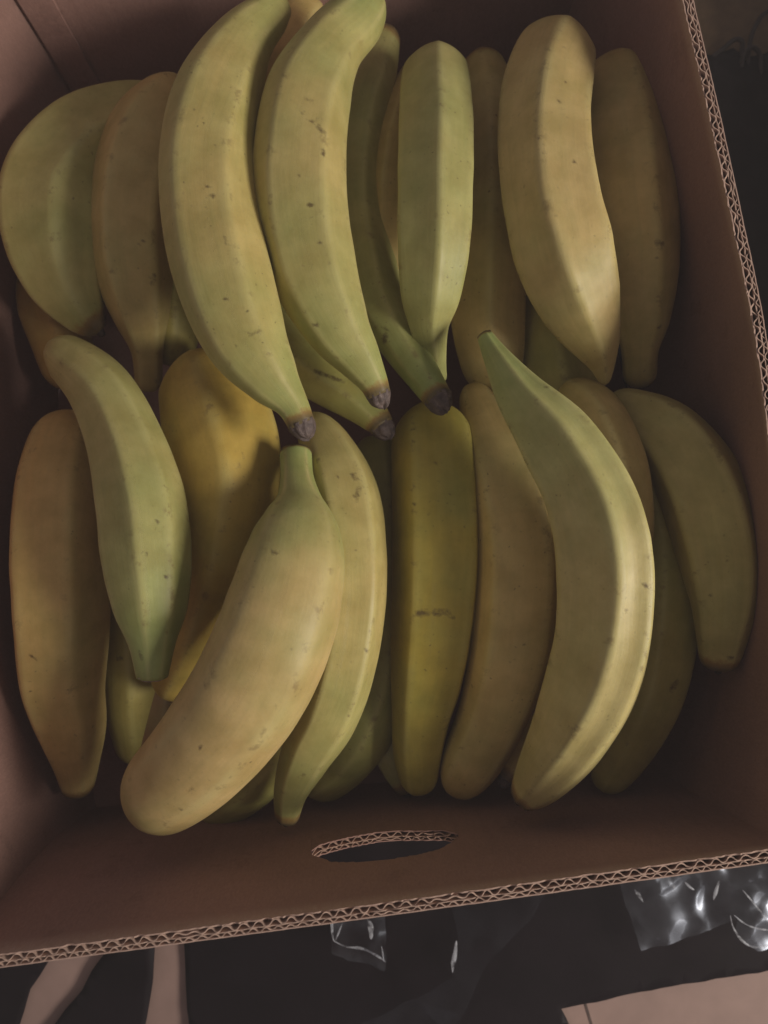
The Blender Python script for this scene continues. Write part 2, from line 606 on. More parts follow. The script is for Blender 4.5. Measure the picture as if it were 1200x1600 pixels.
def banana(label, pts, z3, col=YEL, ridges=(-0.5,), k=0.8, ends=('round', 'round'), green=(0.1, 0.0, 0.2), marks=(),
           nring=110, nseg=64, squash=0.93, valley=0.0, twist=(0, 0, 0)):
    """pts: (px, py, half width px) along the fruit; z3: height of its axis at start, middle, end"""
    S = crom(pts, nring)
    m = len(S)
    cen, rad = [], []
    for i, (x, y, h) in enumerate(S):
        t = i / (m - 1)
        z = z3[0] * (2 * (t - .5) * (t - 1)) + z3[1] * (-4 * t * (t - 1)) + z3[2] * (2 * t * (t - .5))
        c = P(x, y, z)
        cen.append(c)
        rad.append(h / FPX * depth(c))
    dist = [0]
    for a, b in zip(cen, cen[1:]):
        dist.append(dist[-1] + (b - a).length)
    L = dist[-1]
    for i in range(m):
        for e, kind in enumerate(ends):
            d = dist[i] if e == 0 else L - dist[i]
            if kind in ('cut', 'torn', 'trim'):
                continue
            r0 = rad[i]
            ln = {'round': 1.0, 'tip': 0.55}[kind] * max(r0, 0.004)
            if d < ln:
                q = 1 - d / ln
                f = math.sqrt(max(0, 1 - q ** 2.0))
                rad[i] *= max(f, 0.04)
    # ridge angles, from lateral positions on the side turned up
    first = math.asin(max(-.99, min(.99, ridges[0])))
    angs = [math.asin(max(-.99, min(.99, r))) for r in ridges]
    gap = 2 * math.pi / 5
    if len(angs) == 1:
        al = [first + gap * j + (0.12 * random.uniform(-1, 1) if j else 0) for j in range(5)]
    else:
        rest = (2 * math.pi - (angs[-1] - angs[0]))
        nb = max(2, round(rest / gap))
        al = angs + [angs[-1] + rest * (j + 1) / nb for j in range(nb - 1)]
    v0 = angs[-2] % (2 * math.pi) if len(angs) > 1 else 0
    al = sorted(a % (2 * math.pi) for a in al)
    vj_ = min(range(len(al)), key=lambda q: abs(al[q] - v0))
    sd = random.random() * 100

    def shape(phi, kk):
        phi %= 2 * math.pi
        for j in range(len(al)):
            a, b = al[j], al[(j + 1) % len(al)]
            if b <= a: b += 2 * math.pi
            p = phi if phi >= a else phi + 2 * math.pi
            if a <= p <= b:
                g = b - a
                x = (p - a) / g
                gg = min(g, 1.75)
                poly = math.cos(gg / 2) / math.cos((x - 0.5) * gg)
                rnd = math.exp(-min(x, 1 - x) * g / 0.10)
                val = 1 - kk * (1 - poly) - 0.018 * rnd * kk
                if valley and j == vj_:
                    val -= valley * math.sin(math.pi * x) ** 1.2
                return val, min(x, 1 - x) * g
        return 1, 1

    verts, faces, cols, along = [], [], [], []
    Np = None
    base_o = cen[m // 2]
    for i in range(m):
        T = (cen[min(m - 1, i + 1)] - cen[max(0, i - 1)]).normalized()
        V = (CAM - cen[i]).normalized()
        N = (V - T * V.dot(T))
        N.normalize()
        B = N.cross(T).normalized()
        t = i / (m - 1)
        kk = 1.12 * k * (0.28 + 0.72 * math.sin(math.pi * t) ** 0.9)
        tw = 0.04 * math.sin(2.2 * t + sd) - interp([0, .5, 1], twist, t)
        prof = []
        for j in range(nseg):
            ph = 2 * math.pi * j / nseg
            s_, rd = shape(ph + tw, kk)
            s_ *= 1 + 0.018 * noise.noise(Vector((math.cos(ph) * 1.3, math.sin(ph) * 1.3, t * 7 + sd)))
            prof.append((s_ * math.sin(ph), s_ * math.cos(ph) * squash, rd, ph))
        mx, mn = max(p[0] for p in prof), min(p[0] for p in prof)
        sc, sh = 2 / (mx - mn), (mx + mn) / 2
        wob = 1 + 0.012 * noise.noise(Vector((t * 14, sd, 0)))
        for lx, lz, rd, ph in prof:
            verts.append(cen[i] + (B * ((lx - sh) * sc) + N * (lz * sc)) * rad[i] * wob)
            g = interp([0, .5, 1], green, t)
            g += 0.10 * noise.noise(Vector((t * 5, ph, sd)))
            rg = math.exp(-(rd / 0.13) ** 2)
            brn = 0
            for e, kind in enumerate(ends):
                d = dist[i] if e == 0 else L - dist[i]
                if kind in ('cut', 'trim'): brn = max(brn, 1 - d / (0.011 if kind == 'cut' else 0.003))
                if kind == 'tip': brn = max(brn, 1.1 - d / 0.015)
            cols.append([max(0, min(1, g)), 0.0, rg, max(0, min(1, brn))])
            along.append((ph / (2 * math.pi) * 6, dist[i] * 12, sd))
    for i in range(m - 1):
        for j in range(nseg):
            a, b = i * nseg + j, i * nseg + (j + 1) % nseg
            faces.append((a, b, b + nseg, a + nseg))
    for row in (0, m - 1):
        ids = list(range(row * nseg, row * nseg + nseg))
        verts.append(cen[row].copy())
        cols.append([0, 0, 0, 1]); along.append((0, 0, 0))
        c_ = len(verts) - 1
        for j in range(nseg):
            a, b = ids[j], ids[(j + 1) % nseg]
            faces.append((b, a, c_) if row == 0 else (a, b, c_))
    # scars: (px, py, length px, angle deg, width px)
    nv = m * nseg
    if marks:
        pj = [proj(v) for v in verts[:nv]]
        dp = [(v - CAM).length for v in verts[:nv]]
        for mk in marks:
            x, y, ln, an, wd = mk
            best, bi = 1e9, None
            for q in range(nv):
                dd = math.hypot(pj[q][0] - x, pj[q][1] - y)
                if dd < 9 and dp[q] < best:
                    best, bi = dp[q], q
            if bi is None: continue
            c0 = P(x, y, verts[bi].z)
            ppm = FPX / depth(c0)
            dv = Vector((math.cos(R(an)), math.sin(R(an)), 0)) * (ln / 2 / ppm)
            a_, b_ = c0 - dv, c0 + dv
            ab = b_ - a_
            for q in range(nv):
                vq = verts[q]
                if abs(vq.x - c0.x) > .03 or abs(vq.y - c0.y) > .03: continue
                f = max(0, min(1, (vq - a_).dot(ab) / max(1e-9, ab.length_squared)))
                d = (vq - (a_ + ab * f)).length * ppm
                if d < wd * 3:
                    cols[q][1] = max(cols[q][1], max(0, 1 - d / (wd * 1.55)))
    root = empty('banana', base_o)
    tag(root, label, "banana", GROUP)
    me = mesh('peel', [v - base_o for v in verts], faces)
    o = link('peel', me, M_PEEL, root)
    j_ = random.uniform(-.04, .04)
    o.color = (col[0] * (1 + j_), col[1] * (1 + j_ * .5), col[2], 1)
    ca = me.color_attributes.new('peel', 'FLOAT_COLOR', 'POINT')
    ca.data.foreach_set('color', [x for c in cols for x in c])
    al_ = me.attributes.new('along', 'FLOAT_VECTOR', 'POINT')
    al_.data.foreach_set('vector', [x for c in along for x in c])
    for e, kind in enumerate(ends):
        row = 0 if e == 0 else m - 1
        T = (cen[0] - cen[2]).normalized() if e == 0 else (cen[-1] - cen[-3]).normalized()
        r = rad[row]
        if kind in ('cut', 'torn', 'trim'):
            r = max(r, 0.003)
            ref = (CAM - cen[row]).normalized()
            N = (ref - T * ref.dot(T)).normalized()
            B = N.cross(T)
            vv, ff = [], []
            nr, ns = 12, 40
            ln = r * {'cut': 1.3, 'torn': 0.45, 'trim': 0.3}[kind]
            for a in range(nr):
                q = a / (nr - 1)
                rr = r * ((1.03 if kind == 'cut' else 1.0) - 0.25 * q) * math.sqrt(max(0.0, 1 - q ** 3.2)) + 1e-5
                for b in range(ns):
                    ph = 2 * math.pi * b / ns
                    cr = 1 + 0.10 * noise.noise(Vector((math.cos(ph) * 3, math.sin(ph) * 3, q * 2 + sd))) + 0.05 * math.sin(ph * 9 + sd + q * 3)
                    off = T * (ln * q * (1 + 0.25 * noise.noise(Vector((math.cos(ph) * 2, math.sin(ph) * 2, sd)))) - 0.0012)
                    vv.append(cen[row] + off + (B * math.sin(ph) + N * math.cos(ph) * .9) * rr * cr - base_o)
            for a in range(nr - 1):
                for b in range(ns):
                    p, q = a * ns + b, a * ns + (b + 1) % ns
                    ff.append((p, q, q + ns, p + ns))
            vv.append(cen[row] + T * (ln * .93) - base_o)
            for b in range(ns):
                ff.append(((nr - 1) * ns + b, (nr - 1) * ns + (b + 1) % ns, len(vv) - 1))
            link('stem_end', mesh('stem_end', vv, ff), M_TORN if kind == 'torn' else M_CAP, root)
        elif kind == 'tip':
            # ragged dry blossom remnant: short crumpled tuft
            rr0 = 0.0032
            vv, ff = [], []
            nr, ns = 7, 14
            B = T.orthogonal().normalized()
            N = T.cross(B)
            for a in range(nr):
                q = a / (nr - 1)
                for b in range(ns):
                    ph = 2 * math.pi * b / ns
                    cr = 1 + 0.5 * noise.noise(Vector((math.cos(ph) * 2, math.sin(ph) * 2, q * 3 + sd)))
                    vv.append(cen[row] + T * (0.0042 * q - 0.002) + (B * math.sin(ph) + N * math.cos(ph)) * rr0 * cr * (1.0 - .55 * q) - base_o)
            for a in range(nr - 1):
                for b in range(ns):
                    p, q = a * ns + b, a * ns + (b + 1) % ns
                    ff.append((p, q, q + ns, p + ns))
            ff.append(tuple((nr - 1) * ns + b for b in range(ns)))
            link('blossom_end', mesh('blossom_end', vv, ff), M_DARK, root)
    return root


# ---- upper row of the picture
banana("curved green banana at the far left of the upper row",
       [(262, 166, 34), (190, 182, 48), (128, 226, 65), (90, 300, 78), (87, 375, 76), (102, 440, 60), (132, 492, 36), (158, 520, 14)],
       (.075, .105, .095), (0.50, 0.44, 0.17), (-.95, -.12, .75), 1.15, ('round', 'tip'), (.3, .25, .35),
       [(148, 175, 60, -70, 2), (75, 295, 16, -40, 2), (92, 455, 14, -30, 3), (110, 440, 14, -40, 2)])
banana("tan banana with faint bruise and scratches, second from left in the upper row",
       [(285, 135, 36), (240, 200, 62), (212, 280, 66), (205, 370, 64), (212, 440, 58), (222, 500, 42), (230, 550, 25), (233, 612, 20)],
       (.09, .112, .075), TAN, (-.55,), .8, ('round', 'round'), (.0, .0, .25),
       [(220, 380, 12, 40, 2), (238, 440, 18, 70, 5), (232, 432, 10, 120, 2), (217, 468, 16, -50, 2), (224, 482, 14, -40, 2), (205, 271, 12, -10, 2)])
banana("left one of the two long yellow-green bananas with dark cut ends on top",
       [(452, 8, 17), (424, 22, 30), (380, 68, 45), (343, 150, 66), (326, 240, 73), (330, 340, 75), (352, 440, 75), (385, 530, 66), (425, 592, 45), (455, 630, 27), (472, 664, 21)],
       (.135, .165, .165), YEL, (-.99, -.68, .35, .97), .8, ('round', 'cut'), (.5, .1, .75),
       [(325, 292, 5, 0, 4), (332, 305, 6, 0, 4), (355, 378, 8, -40, 4), (352, 465, 5, 0, 4), (361, 397, 5, 0, 3), (400, 520, 22, 10, 4), (436, 640, 6, 0, 4), (365, 382, 6, 0, 3), (417, 480, 4, 0, 3), (282, 357, 5, 0, 3), (455, 553, 8, 30, 3)])
banana("long yellow-green top banana with a cluster of dark specks above its middle",
       [(590, -8, 22), (560, 28, 42), (517, 75, 50), (482, 150, 66), (468, 250, 72), (472, 340, 73), (492, 430, 68), (527, 510, 52), (560, 560, 36), (582, 595, 24), (592, 618, 19)],
       (.140, .158, .150), YEL, (-.99, -.60, .5, .98), .8, ('round', 'cut'), (.6, .1, .8),
       [(503, 203, 14, -50, 5), (486, 190, 6, 0, 4), (474, 176, 8, -60, 3), (519, 203, 14, -70, 3), (497, 186, 8, 20, 3), (506, 238, 14, 80, 3), (512, 262, 8, -60, 3), (485, 320, 6, 0, 4), (485, 155, 6, 0, 5),
        (468, 272, 6, 0, 3), (498, 377, 6, 0, 4), (545, 130, 7, 0, 5), (493, 508, 7, 0, 4), (578, 555, 6, 0, 3)])
banana("slender green banana with an orange ring before its black cut end",
       [(608, 45, 20), (590, 95, 34), (566, 180, 44), (556, 280, 46), (568, 380, 46), (592, 470, 42), (630, 540, 34), (663, 590, 27), (686, 625, 22)],
       (.095, .105, .132), GRN, (-.5, .35), .7, ('tip', 'cut'), (.4, .3, .8),
       [(596, 510, 6, 0, 4), (600, 512, 10, -40, 3), (594, 537, 26, 50, 7), (603, 515, 4, 0, 3)])
banana("narrow brownish banana in shadow left of the sharply ridged upper banana",
       [(650, 105, 20), (622, 190, 34), (607, 280, 38), (608, 380, 38), (625, 470, 36), (655, 550, 28)],
       (.08, .100, .08), TAN, (-.3,), .7, ('round', 'round'), (.0, .0, .1))
banana("straight upper banana with a sharp ridge and a bright pale green right face",
       [(680, 92, 44), (680, 130, 52), (681, 200, 57), (680, 290, 58), (678, 380, 56), (673, 460, 46), (671, 510, 30), (678, 560, 19), (683, 600, 16)],
       (.118, .153, .105), GRN, (-.93, .14, .93), 1.0, ('round', 'round'), (.1, .25, .5),
       [(687, 160, 14, 10, 3), (685, 200, 22, 90, 2), (678, 440, 16, -50, 3)])
banana("dim brown banana low between the sharply ridged one and the big yellow one",
       [(752, 90, 28), (762, 160, 46), (766, 260, 54), (764, 380, 58), (762, 480, 58), (768, 560, 50), (775, 620, 34)],
       (.075, .095, .075), TAN, (.1,), .7, ('tip', 'round'), (.35, .2, .0))
banana("big yellow upper banana with a long ridge and a pointed lower tip",
       [(880, 54, 45), (866, 88, 60), (853, 145, 68), (850, 220, 70), (860, 310, 73), (882, 400, 74), (905, 470, 62), (930, 533, 38), (941, 570, 20), (945, 603, 6)],
       (.125, .152, .115), (0.57, 0.43, 0.18), (-.98, -.18, .82), 1.0, ('round', 'round'), (.1, .0, .15),
       twist=(.1, 0, .45), marks=[(885, 75, 6, 0, 4), (886, 90, 5, 0, 3), (887, 125, 5, 0, 3), (875, 158, 5, 0, 4), (886, 183, 5, 0, 3), (897, 253, 5, 0, 4), (839, 220, 12, 60, 3), (870, 340, 5, 0, 3)])
banana("smooth shadowed tan banana beside the right wall in the upper row",
       [(948, 103, 52), (962, 145, 62), (978, 230, 68), (990, 330, 68), (998, 430, 60), (1002, 500, 44), (1000, 550, 28), (1000, 605, 26)],
       (.095, .115, .075), TAN, (-.75, .55), .6, ('round', 'round'), (.1, .0, .1),
       [(1032, 380, 8, 0, 6), (1030, 398, 14, 80, 3), (1036, 512, 9, 0, 6), (1040, 200, 12, -70, 2)])
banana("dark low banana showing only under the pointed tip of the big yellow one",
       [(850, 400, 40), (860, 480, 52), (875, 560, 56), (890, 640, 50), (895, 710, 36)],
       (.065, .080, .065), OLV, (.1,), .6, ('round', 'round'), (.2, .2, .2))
banana("green banana running under the two long ones to a purplish cut end",
       [(395, 470, 40), (440, 530, 50), (500, 580, 47), (555, 622, 36), (588, 655, 24), (598, 668, 19)],
       (.10, .110, .118), OLV, (-.2,), .7, ('round', 'cut'), (.4, .4, .5), [(515, 588, 50, 160, 4)])
banana("brownish banana end peeking between the upper stems of the two long ones",
       [(490, 6, 28), (462, 50, 40), (436, 130, 46), (425, 240, 44), (440, 330, 40)],
       (.085, .105, .09), TAN, (.2,), .6, ('round', 'round'), (.1, .0, .0))
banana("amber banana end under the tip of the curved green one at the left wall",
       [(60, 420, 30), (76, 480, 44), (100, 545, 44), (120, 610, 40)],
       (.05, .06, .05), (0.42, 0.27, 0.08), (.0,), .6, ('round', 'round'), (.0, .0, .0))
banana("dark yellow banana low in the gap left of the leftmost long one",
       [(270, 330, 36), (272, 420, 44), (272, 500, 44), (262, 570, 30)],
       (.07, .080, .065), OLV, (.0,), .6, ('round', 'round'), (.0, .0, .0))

# ---- lower row of the picture
banana("leftmost banana of the lower row, tan with a pale ridge near its bottom",
       [(122, 648, 36), (110, 690, 58), (99, 770, 70), (96, 870, 73), (98, 980, 70), (100, 1070, 62), (114, 1140, 50), (120, 1195, 34), (122, 1240, 22)],
       (.075, .100, .055), TAN, (-.8, .22), .75, ('round', 'tip'), (.0, .05, .1),
       [(54, 1030, 14, -55, 3), (70, 1110, 10, 0, 3), (100, 1180, 14, -60, 3), (118, 1185, 14, 50, 2)])
banana("pale green banana with two long ridges and a torn lower end, lower left",
       [(78, 548, 24), (108, 562, 38), (158, 610, 50), (196, 690, 58), (220, 780, 67), (230, 870, 68), (236, 950, 56), (238, 1005, 36), (238, 1058, 24)],
       (.115, .150, .150), GRN, (-.99, -.25, .5, .99), .95, ('round', 'torn'), (.1, .2, .8),
       [(262, 750, 20, 80, 4), (266, 768, 12, -70, 3), (262, 902, 6, 0, 4), (218, 1030, 16, 85, 5), (246, 812, 20, 80, 2)])
banana("wide golden banana with one dark scratch, behind the front banana's green neck",
       [(306, 560, 52), (322, 606, 72), (345, 680, 86), (358, 760, 82), (345, 850, 74), (320, 940, 62), (292, 1020, 50), (262, 1085, 32)],
       (.095, .117, .070), (0.50, 0.36, 0.08), (-.05, .95), .6, ('round', 'round'), (.0, .0, .1),
       [(382, 712, 34, -22, 3), (338, 815, 4, 0, 3), (310, 577, 4, 0, 3)])
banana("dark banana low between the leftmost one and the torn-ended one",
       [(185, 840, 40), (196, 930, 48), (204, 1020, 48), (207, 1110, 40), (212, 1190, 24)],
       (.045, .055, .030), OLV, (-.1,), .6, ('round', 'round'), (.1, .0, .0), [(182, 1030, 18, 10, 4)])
banana("big front banana with a green bottle-neck stem, leaning towards the bottom left corner",
       [(462, 708, 25), (464, 745, 26), (467, 778, 35), (467, 803, 52), (465, 838, 70), (456, 895, 84), (430, 990, 92), (385, 1085, 92), (322, 1170, 84), (262, 1228, 72), (214, 1256, 56)],
       (.138, .166, .118), (0.57, 0.43, 0.19), (.62,), .22, ('trim', 'round'), (1.0, .0, .1),
       [(430, 863, 6, 0, 5), (314, 1168, 12, -5, 5), (296, 1240, 12, 40, 5), (275, 1268, 24, 15, 4), (478, 1010, 6, 30, 3), (535, 858, 10, 20, 2), (485, 806, 4, 0, 3)])
banana("long banana with brown scuffs at its top, just right of the big front one",
       [(480, 650, 22), (508, 700, 44), (532, 770, 60), (545, 860, 60), (545, 950, 58), (532, 1040, 56), (508, 1120, 52), (478, 1180, 42), (455, 1235, 28), (447, 1284, 18)],
       (.110, .130, .090), YEL, (-.35, .62), .9, ('round', 'tip'), (.1, .15, .5),
       [(553, 742, 12, -60, 5), (558, 748, 8, 20, 3), (560, 770, 14, 70, 6), (494, 718, 6, 0, 6), (525, 742, 16, 120, 3), (572, 1018, 4, 0, 3), (548, 1120, 4, 0, 3), (466, 1215, 18, 20, 5), (575, 1035, 10, 60, 3)])
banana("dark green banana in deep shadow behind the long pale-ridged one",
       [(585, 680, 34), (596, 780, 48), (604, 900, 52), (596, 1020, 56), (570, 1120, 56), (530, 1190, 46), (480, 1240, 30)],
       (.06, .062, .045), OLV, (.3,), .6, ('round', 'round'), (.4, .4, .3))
banana("upright olive-yellow banana with two dark smudges, centre of the lower row",
       [(672, 632, 44), (674, 670, 62), (678, 740, 67), (680, 850, 68), (676, 960, 66), (667, 1050, 58), (657, 1120, 46), (652, 1180, 38), (655, 1238, 26)],
       (.088, .100, .058), (0.53, 0.43, 0.075), (-.45, .80), .75, ('round', 'round'), (.3, .15, .2),
       [(660, 957, 12, 5, 7), (690, 957, 20, 5, 6), (708, 965, 8, -40, 4), (641, 672, 14, 30, 4), (640, 690, 14, 30, 4), (679, 725, 3, 0, 3), (645, 788, 6, 20, 3)])
banana("tan banana between the olive centre one and the long shiny green one",
       [(735, 602, 20), (758, 660, 40), (785, 740, 58), (803, 840, 66), (805, 930, 67), (794, 1030, 64), (768, 1120, 54), (735, 1190, 46), (708, 1238, 28)],
       (.080, .108, .060), TAN, (-.5, .7), .6, ('round', 'round'), (.1, .0, .1),
       [(828, 700, 10, 40, 3), (765, 1165, 5, 0, 4)])
banana("long shiny pale green banana with a thin green stem, right of the centre",
       [(757, 524, 12), (777, 560, 21), (814, 618, 38), (870, 688, 57), (922, 780, 67), (944, 880, 73), (944, 980, 73), (924, 1070, 71), (888, 1150, 60), (845, 1215, 42), (812, 1252, 22)],
       (.150, .165, .108), (0.52, 0.45, 0.20), (-.96, .12, .74), 1.0, ('trim', 'tip'), (1.0, .0, .0),
       [(953, 822, 10, 110, 3), (884, 650, 4, 0, 3), (856, 600, 12, 90, 3), (1008, 915, 10, 60, 3), (980, 955, 8, 10, 3), (851, 1190, 12, 40, 3)], valley=0.07, twist=(.2, 0, -.2))
banana("thin sliver of tan banana along the right side of the long shiny green one",
       [(885, 605, 30), (925, 650, 48), (958, 730, 52), (972, 820, 48), (968, 900, 40)],
       (.10, .125, .10), TAN, (.3,), .6, ('round', 'round'), (.1, .0, .0))
banana("dark greyish banana between the long shiny green one and the stubby far right one",
       [(985, 690, 34), (1018, 780, 54), (1034, 880, 58), (1030, 980, 58), (1012, 1080, 54), (978, 1165, 42), (940, 1235, 24)],
       (.075, .085, .060), OLV, (.1,), .6, ('round', 'round'), (.2, .1, .1), [(1055, 1072, 14, 40, 7)])
banana("stubby olive banana at the far right of the lower row",
       [(945, 632, 22), (985, 642, 36), (1042, 680, 54), (1092, 755, 66), (1122, 850, 66), (1132, 930, 55), (1128, 990, 40), (1122, 1046, 26)],
       (.090, .122, .108), (0.54, 0.46, 0.18), (-.62,), .85, ('round', 'tip'), (.0, .1, .2),
       [(1150, 820, 4, 0, 3), (1105, 930, 14, 0, 3), (1141, 1028, 6, 0, 5)])
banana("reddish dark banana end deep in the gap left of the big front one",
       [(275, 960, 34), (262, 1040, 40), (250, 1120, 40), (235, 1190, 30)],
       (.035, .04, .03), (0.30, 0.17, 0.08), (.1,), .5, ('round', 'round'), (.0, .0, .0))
banana("pale grey-green banana just showing under the belly of the big front one",
       [(470, 1110, 36), (430, 1175, 46), (375, 1232, 44), (320, 1272, 30)],
       (.06, .065, .05), OLV, (.3,), .5, ('round', 'round'), (.2, .2, .2))
banana("small pale banana tip poking out at the foot of the olive centre one",
       [(585, 1080, 24), (600, 1140, 28), (617, 1195, 24), (636, 1240, 12)],
       (.035, .045, .045), GRN, (.3,), .6, ('round', 'tip'), (.3, .3, .3))
banana("low banana with a pinkish stub end beside the foot of the shiny green one",
       [(845, 1120, 30), (825, 1165, 30), (803, 1200, 20), (790, 1218, 12)],
       (.06, .07, .075), TAN, (.3,), .6, ('round', 'cut'), (.0, .0, .0))

# ------------------------------------------------------------------ outside the box
ZF = -0.012
big = [(-1.6, -1.6), (1.6, -1.6), (1.6, 1.6), (-1.6, 1.6)]
fl = link('floor', mesh('floor', [Vector((x, y, ZF)) for x, y in big], [(0, 1, 2, 3)]), M_FLOOR, None, False)
tag(fl, "tan floor below the cardboard box", kind='structure')
# narrow recessed-looking joints between the floor boards
def strip(name, a, b, wid, z, mat, parent=None):
    d = (b - a).normalized()
    s = Vector((-d.y, d.x, 0)) * wid / 2
    h = Vector((0, 0, 0.0004))
    v = [a - s, a + s, b + s, b - s]
    v = [Vector((p.x, p.y, z)) for p in v]
    v += [p + h for p in v]
    return link(name, mesh(name, v, [(0, 1, 2, 3), (7, 6, 5, 4), (0, 4, 5, 1), (1, 5, 6, 2), (2, 6, 7, 3), (3, 7, 4, 0)]), mat, parent, False)
strip('floor_joint', P(906, 1540, ZF), P(960, 1720, ZF), 0.0016, ZF, M_GROUT, fl)


def cloth(name, poly, z, amp, mat, label, cat, th=0.0012, group=None, cuts=4, freq=14, seed=0.0, lift=None, kind=None, ridged=False):
    step = 0.0028 if ridged else 0.007
    co = [P(x, y, z) for x, y in poly]
    pts = []
    for a, b in zip(co, co[1:] + co[:1]):
        k_ = max(1, int((b - a).length / step))
        nrm_ = Vector((-(b - a).y, (b - a).x, 0)).normalized()
        for q in range(k_):
            p = a.lerp(b, q / k_)
            pts.append((p + nrm_ * (0.0008 * noise.noise(p * 130 + Vector((seed, 0, 0))) if q else 0)).xy)
    nb = len(pts)
    edges = [(q, (q + 1) % nb) for q in range(nb)]
    x0, x1 = min(p.x for p in pts), max(p.x for p in pts)
    y0, y1 = min(p.y for p in pts), max(p.y for p in pts)

    def inside(x, y):
        c = False
        for q in range(len(co)):
            a, b = co[q], co[q - 1]
            if (a.y > y) != (b.y > y) and x < (b.x - a.x) * (y - a.y) / (b.y - a.y) + a.x:
                c = not c
        return c
    rs = random.Random(int(seed * 10))
    y = y0
    while y < y1:
        x = x0
        while x < x1:
            px_, py_ = x + rs.uniform(-.3, .3) * step, y + rs.uniform(-.3, .3) * step
            if inside(px_, py_):
                pts.append(Vector((px_, py_)))
            x += step
        y += step
    V2, _, F2, *_r = geometry.delaunay_2d_cdt(pts, edges, [], 1, 1e-6)
    bm = bmesh.new()
    bv = [bm.verts.new((p.x, p.y, z)) for p in V2]
    for f in F2:
        try:
            bm.faces.new([bv[q] for q in f])
        except ValueError:
            pass
    for v in [v for v in bm.verts if not v.link_faces]:
        bm.verts.remove(v)
    for v in bm.verts:
        p = v.co * freq + Vector((seed, seed, 0))
        if ridged:
            d_ = noise.voronoi(p * 1.3 + Vector((0, 0, seed)))[0]
            h = 0.55 * (1 - abs(noise.noise(p)) * 2) + 0.55 * (d_[1] - d_[0]) + 0.22 * (1 - abs(noise.noise(p * 2.7)) * 2)
        else:
            h = 0.6 * noise.noise(p) + 0.3 * noise.noise(p * 2.3) + 0.5
        v.co.z += max(0.0002, amp * h + (lift(v.co) if lift else 0))
    me = bpy.data.meshes.new(name)
    bm.normal_update()
    bmesh.ops.recalc_face_normals(bm, faces=bm.faces[:])
    bm.to_mesh(me)
    bm.free()
    o = link(name, me, mat)
    if th:
        so = o.modifiers.new('thickness', 'SOLIDIFY')
        so.thickness = th
        so.offset = -1 if me.polygons[0].normal.z > 0 else 1
    tag(o, label, cat, group, kind)
    return o


ZB = ZF + 0.003
cloth('black_plastic_sheet', [(288, 1350), (288, 1470), (291, 1540), (297, 1610), (300, 1700), (600, 1760), (960, 1760), (893, 1610), (877, 1576), (1000, 1549), (1200, 1515), (1420, 1478), (1420, 1250), (800, 1250)],
      ZB, 0.0025, M_BLACK, "wide black plastic sheet under the near side of the box, right of the tan gaps", "plastic sheet", seed=1.0, cuts=9)
cloth('black_plastic_sheet', [(245, 1380), (243, 1480), (240, 1530), (226, 1610), (200, 1720), (20, 1720), (70, 1620), (104, 1575), (130, 1545), (145, 1515), (163, 1490), (200, 1465), (215, 1380)],
      ZB, 0.004, M_BLACK, "black curved piece of plastic between the two tan strips at the bottom left", "plastic sheet", seed=3.0, cuts=8)
cloth('black_plastic_sheet', [(110, 1400), (82, 1492), (62, 1525), (48, 1545), (38, 1580), (28, 1610), (0, 1700), (-400, 1700), (-400, 1400)],
      ZB, 0.004, M_BLACK, "black plastic corner at the bottom left edge of the photo, left of the tan strips", "plastic sheet", seed=5.0, cuts=8)
cloth('black_bag', [(900, 60), (1104, 96), (1140, 84), (1160, 98), (1185, 92), (1230, 70), (1260, -80), (1700, -500), (1900, 1250), (1000, 1250), (900, 800)],
      ZB, 0.012, plain("black_fabric", (0.010, 0.008, 0.008), 0.85, 60, 0.4, 0.5, 0.002, 0.2),
      "dark fabric bag lying outside the right side of the box", "bag", seed=8.0, cuts=9, freq=20, lift=lambda c: 0.13 * max(0, min(1, (c.x - 0.30) / 0.08)) ** 0.8)  # outer part raised out of view to shade the upper right floor


def tube(name, px, rad_, mat, parent=None):
    pts = crom(px, 70)
    cen = [P(a, b, z) for a, b, z in pts]
    vv, ff = [], []
    for i, c in enumerate(cen):
        T = (cen[min(69, i + 1)] - cen[max(0, i - 1)]).normalized()
        B = T.cross(Vector((0, 0, 1))).normalized()
        N = B.cross(T)
        for b in range(10):
            ph = 2 * math.pi * b / 10
            vv.append(c + (B * math.sin(ph) + N * math.cos(ph)) * rad_)
    for i in range(69):
        for b in range(10):
            p, q = i * 10 + b, i * 10 + (b + 1) % 10
            ff.append((p, q, q + 10, p + 10))
    return link(name, mesh(name, vv, ff), mat, parent)


zc = ZF + 0.008
cloth('floor_shade_sheet', [(960, -120), (1040, 200), (1240, 220), (1330, 40), (1300, -160), (1100, -200)], ZF + 0.0012, 0.001,  # sheet added to give the floor here its shaded tone
      plain("olive_brown_shade", (0.13, 0.085, 0.045), 0.8, 70, 0.2), "dull olive-brown paper beyond the top right corner of the box, under the cords", "shade sheet", th=0.0006, seed=4.0)
cord = tube('cord', [(1080, 106, zc), (1106, 94, zc), (1130, 76, zc), (1148, 62, zc + .002), (1160, 66, zc + .002), (1157, 90, zc), (1156, 118, zc), (1162, 86, zc + .004), (1176, 74, zc + .004), (1188, 90, zc), (1186, 140, zc)], 0.0018, M_CORD)
tag(cord, "looped dark cord lying beyond the top right rim of the box", "cord")
cord2 = tube('cord', [(1166, 120, zc), (1172, 66, zc + .002), (1183, 36, zc), (1200, 18, zc), (1240, 8, zc)], 0.0017, M_CORD)
tag(cord2, "dark cord curving up to the photo's top right edge beside the looped cord", "cord")

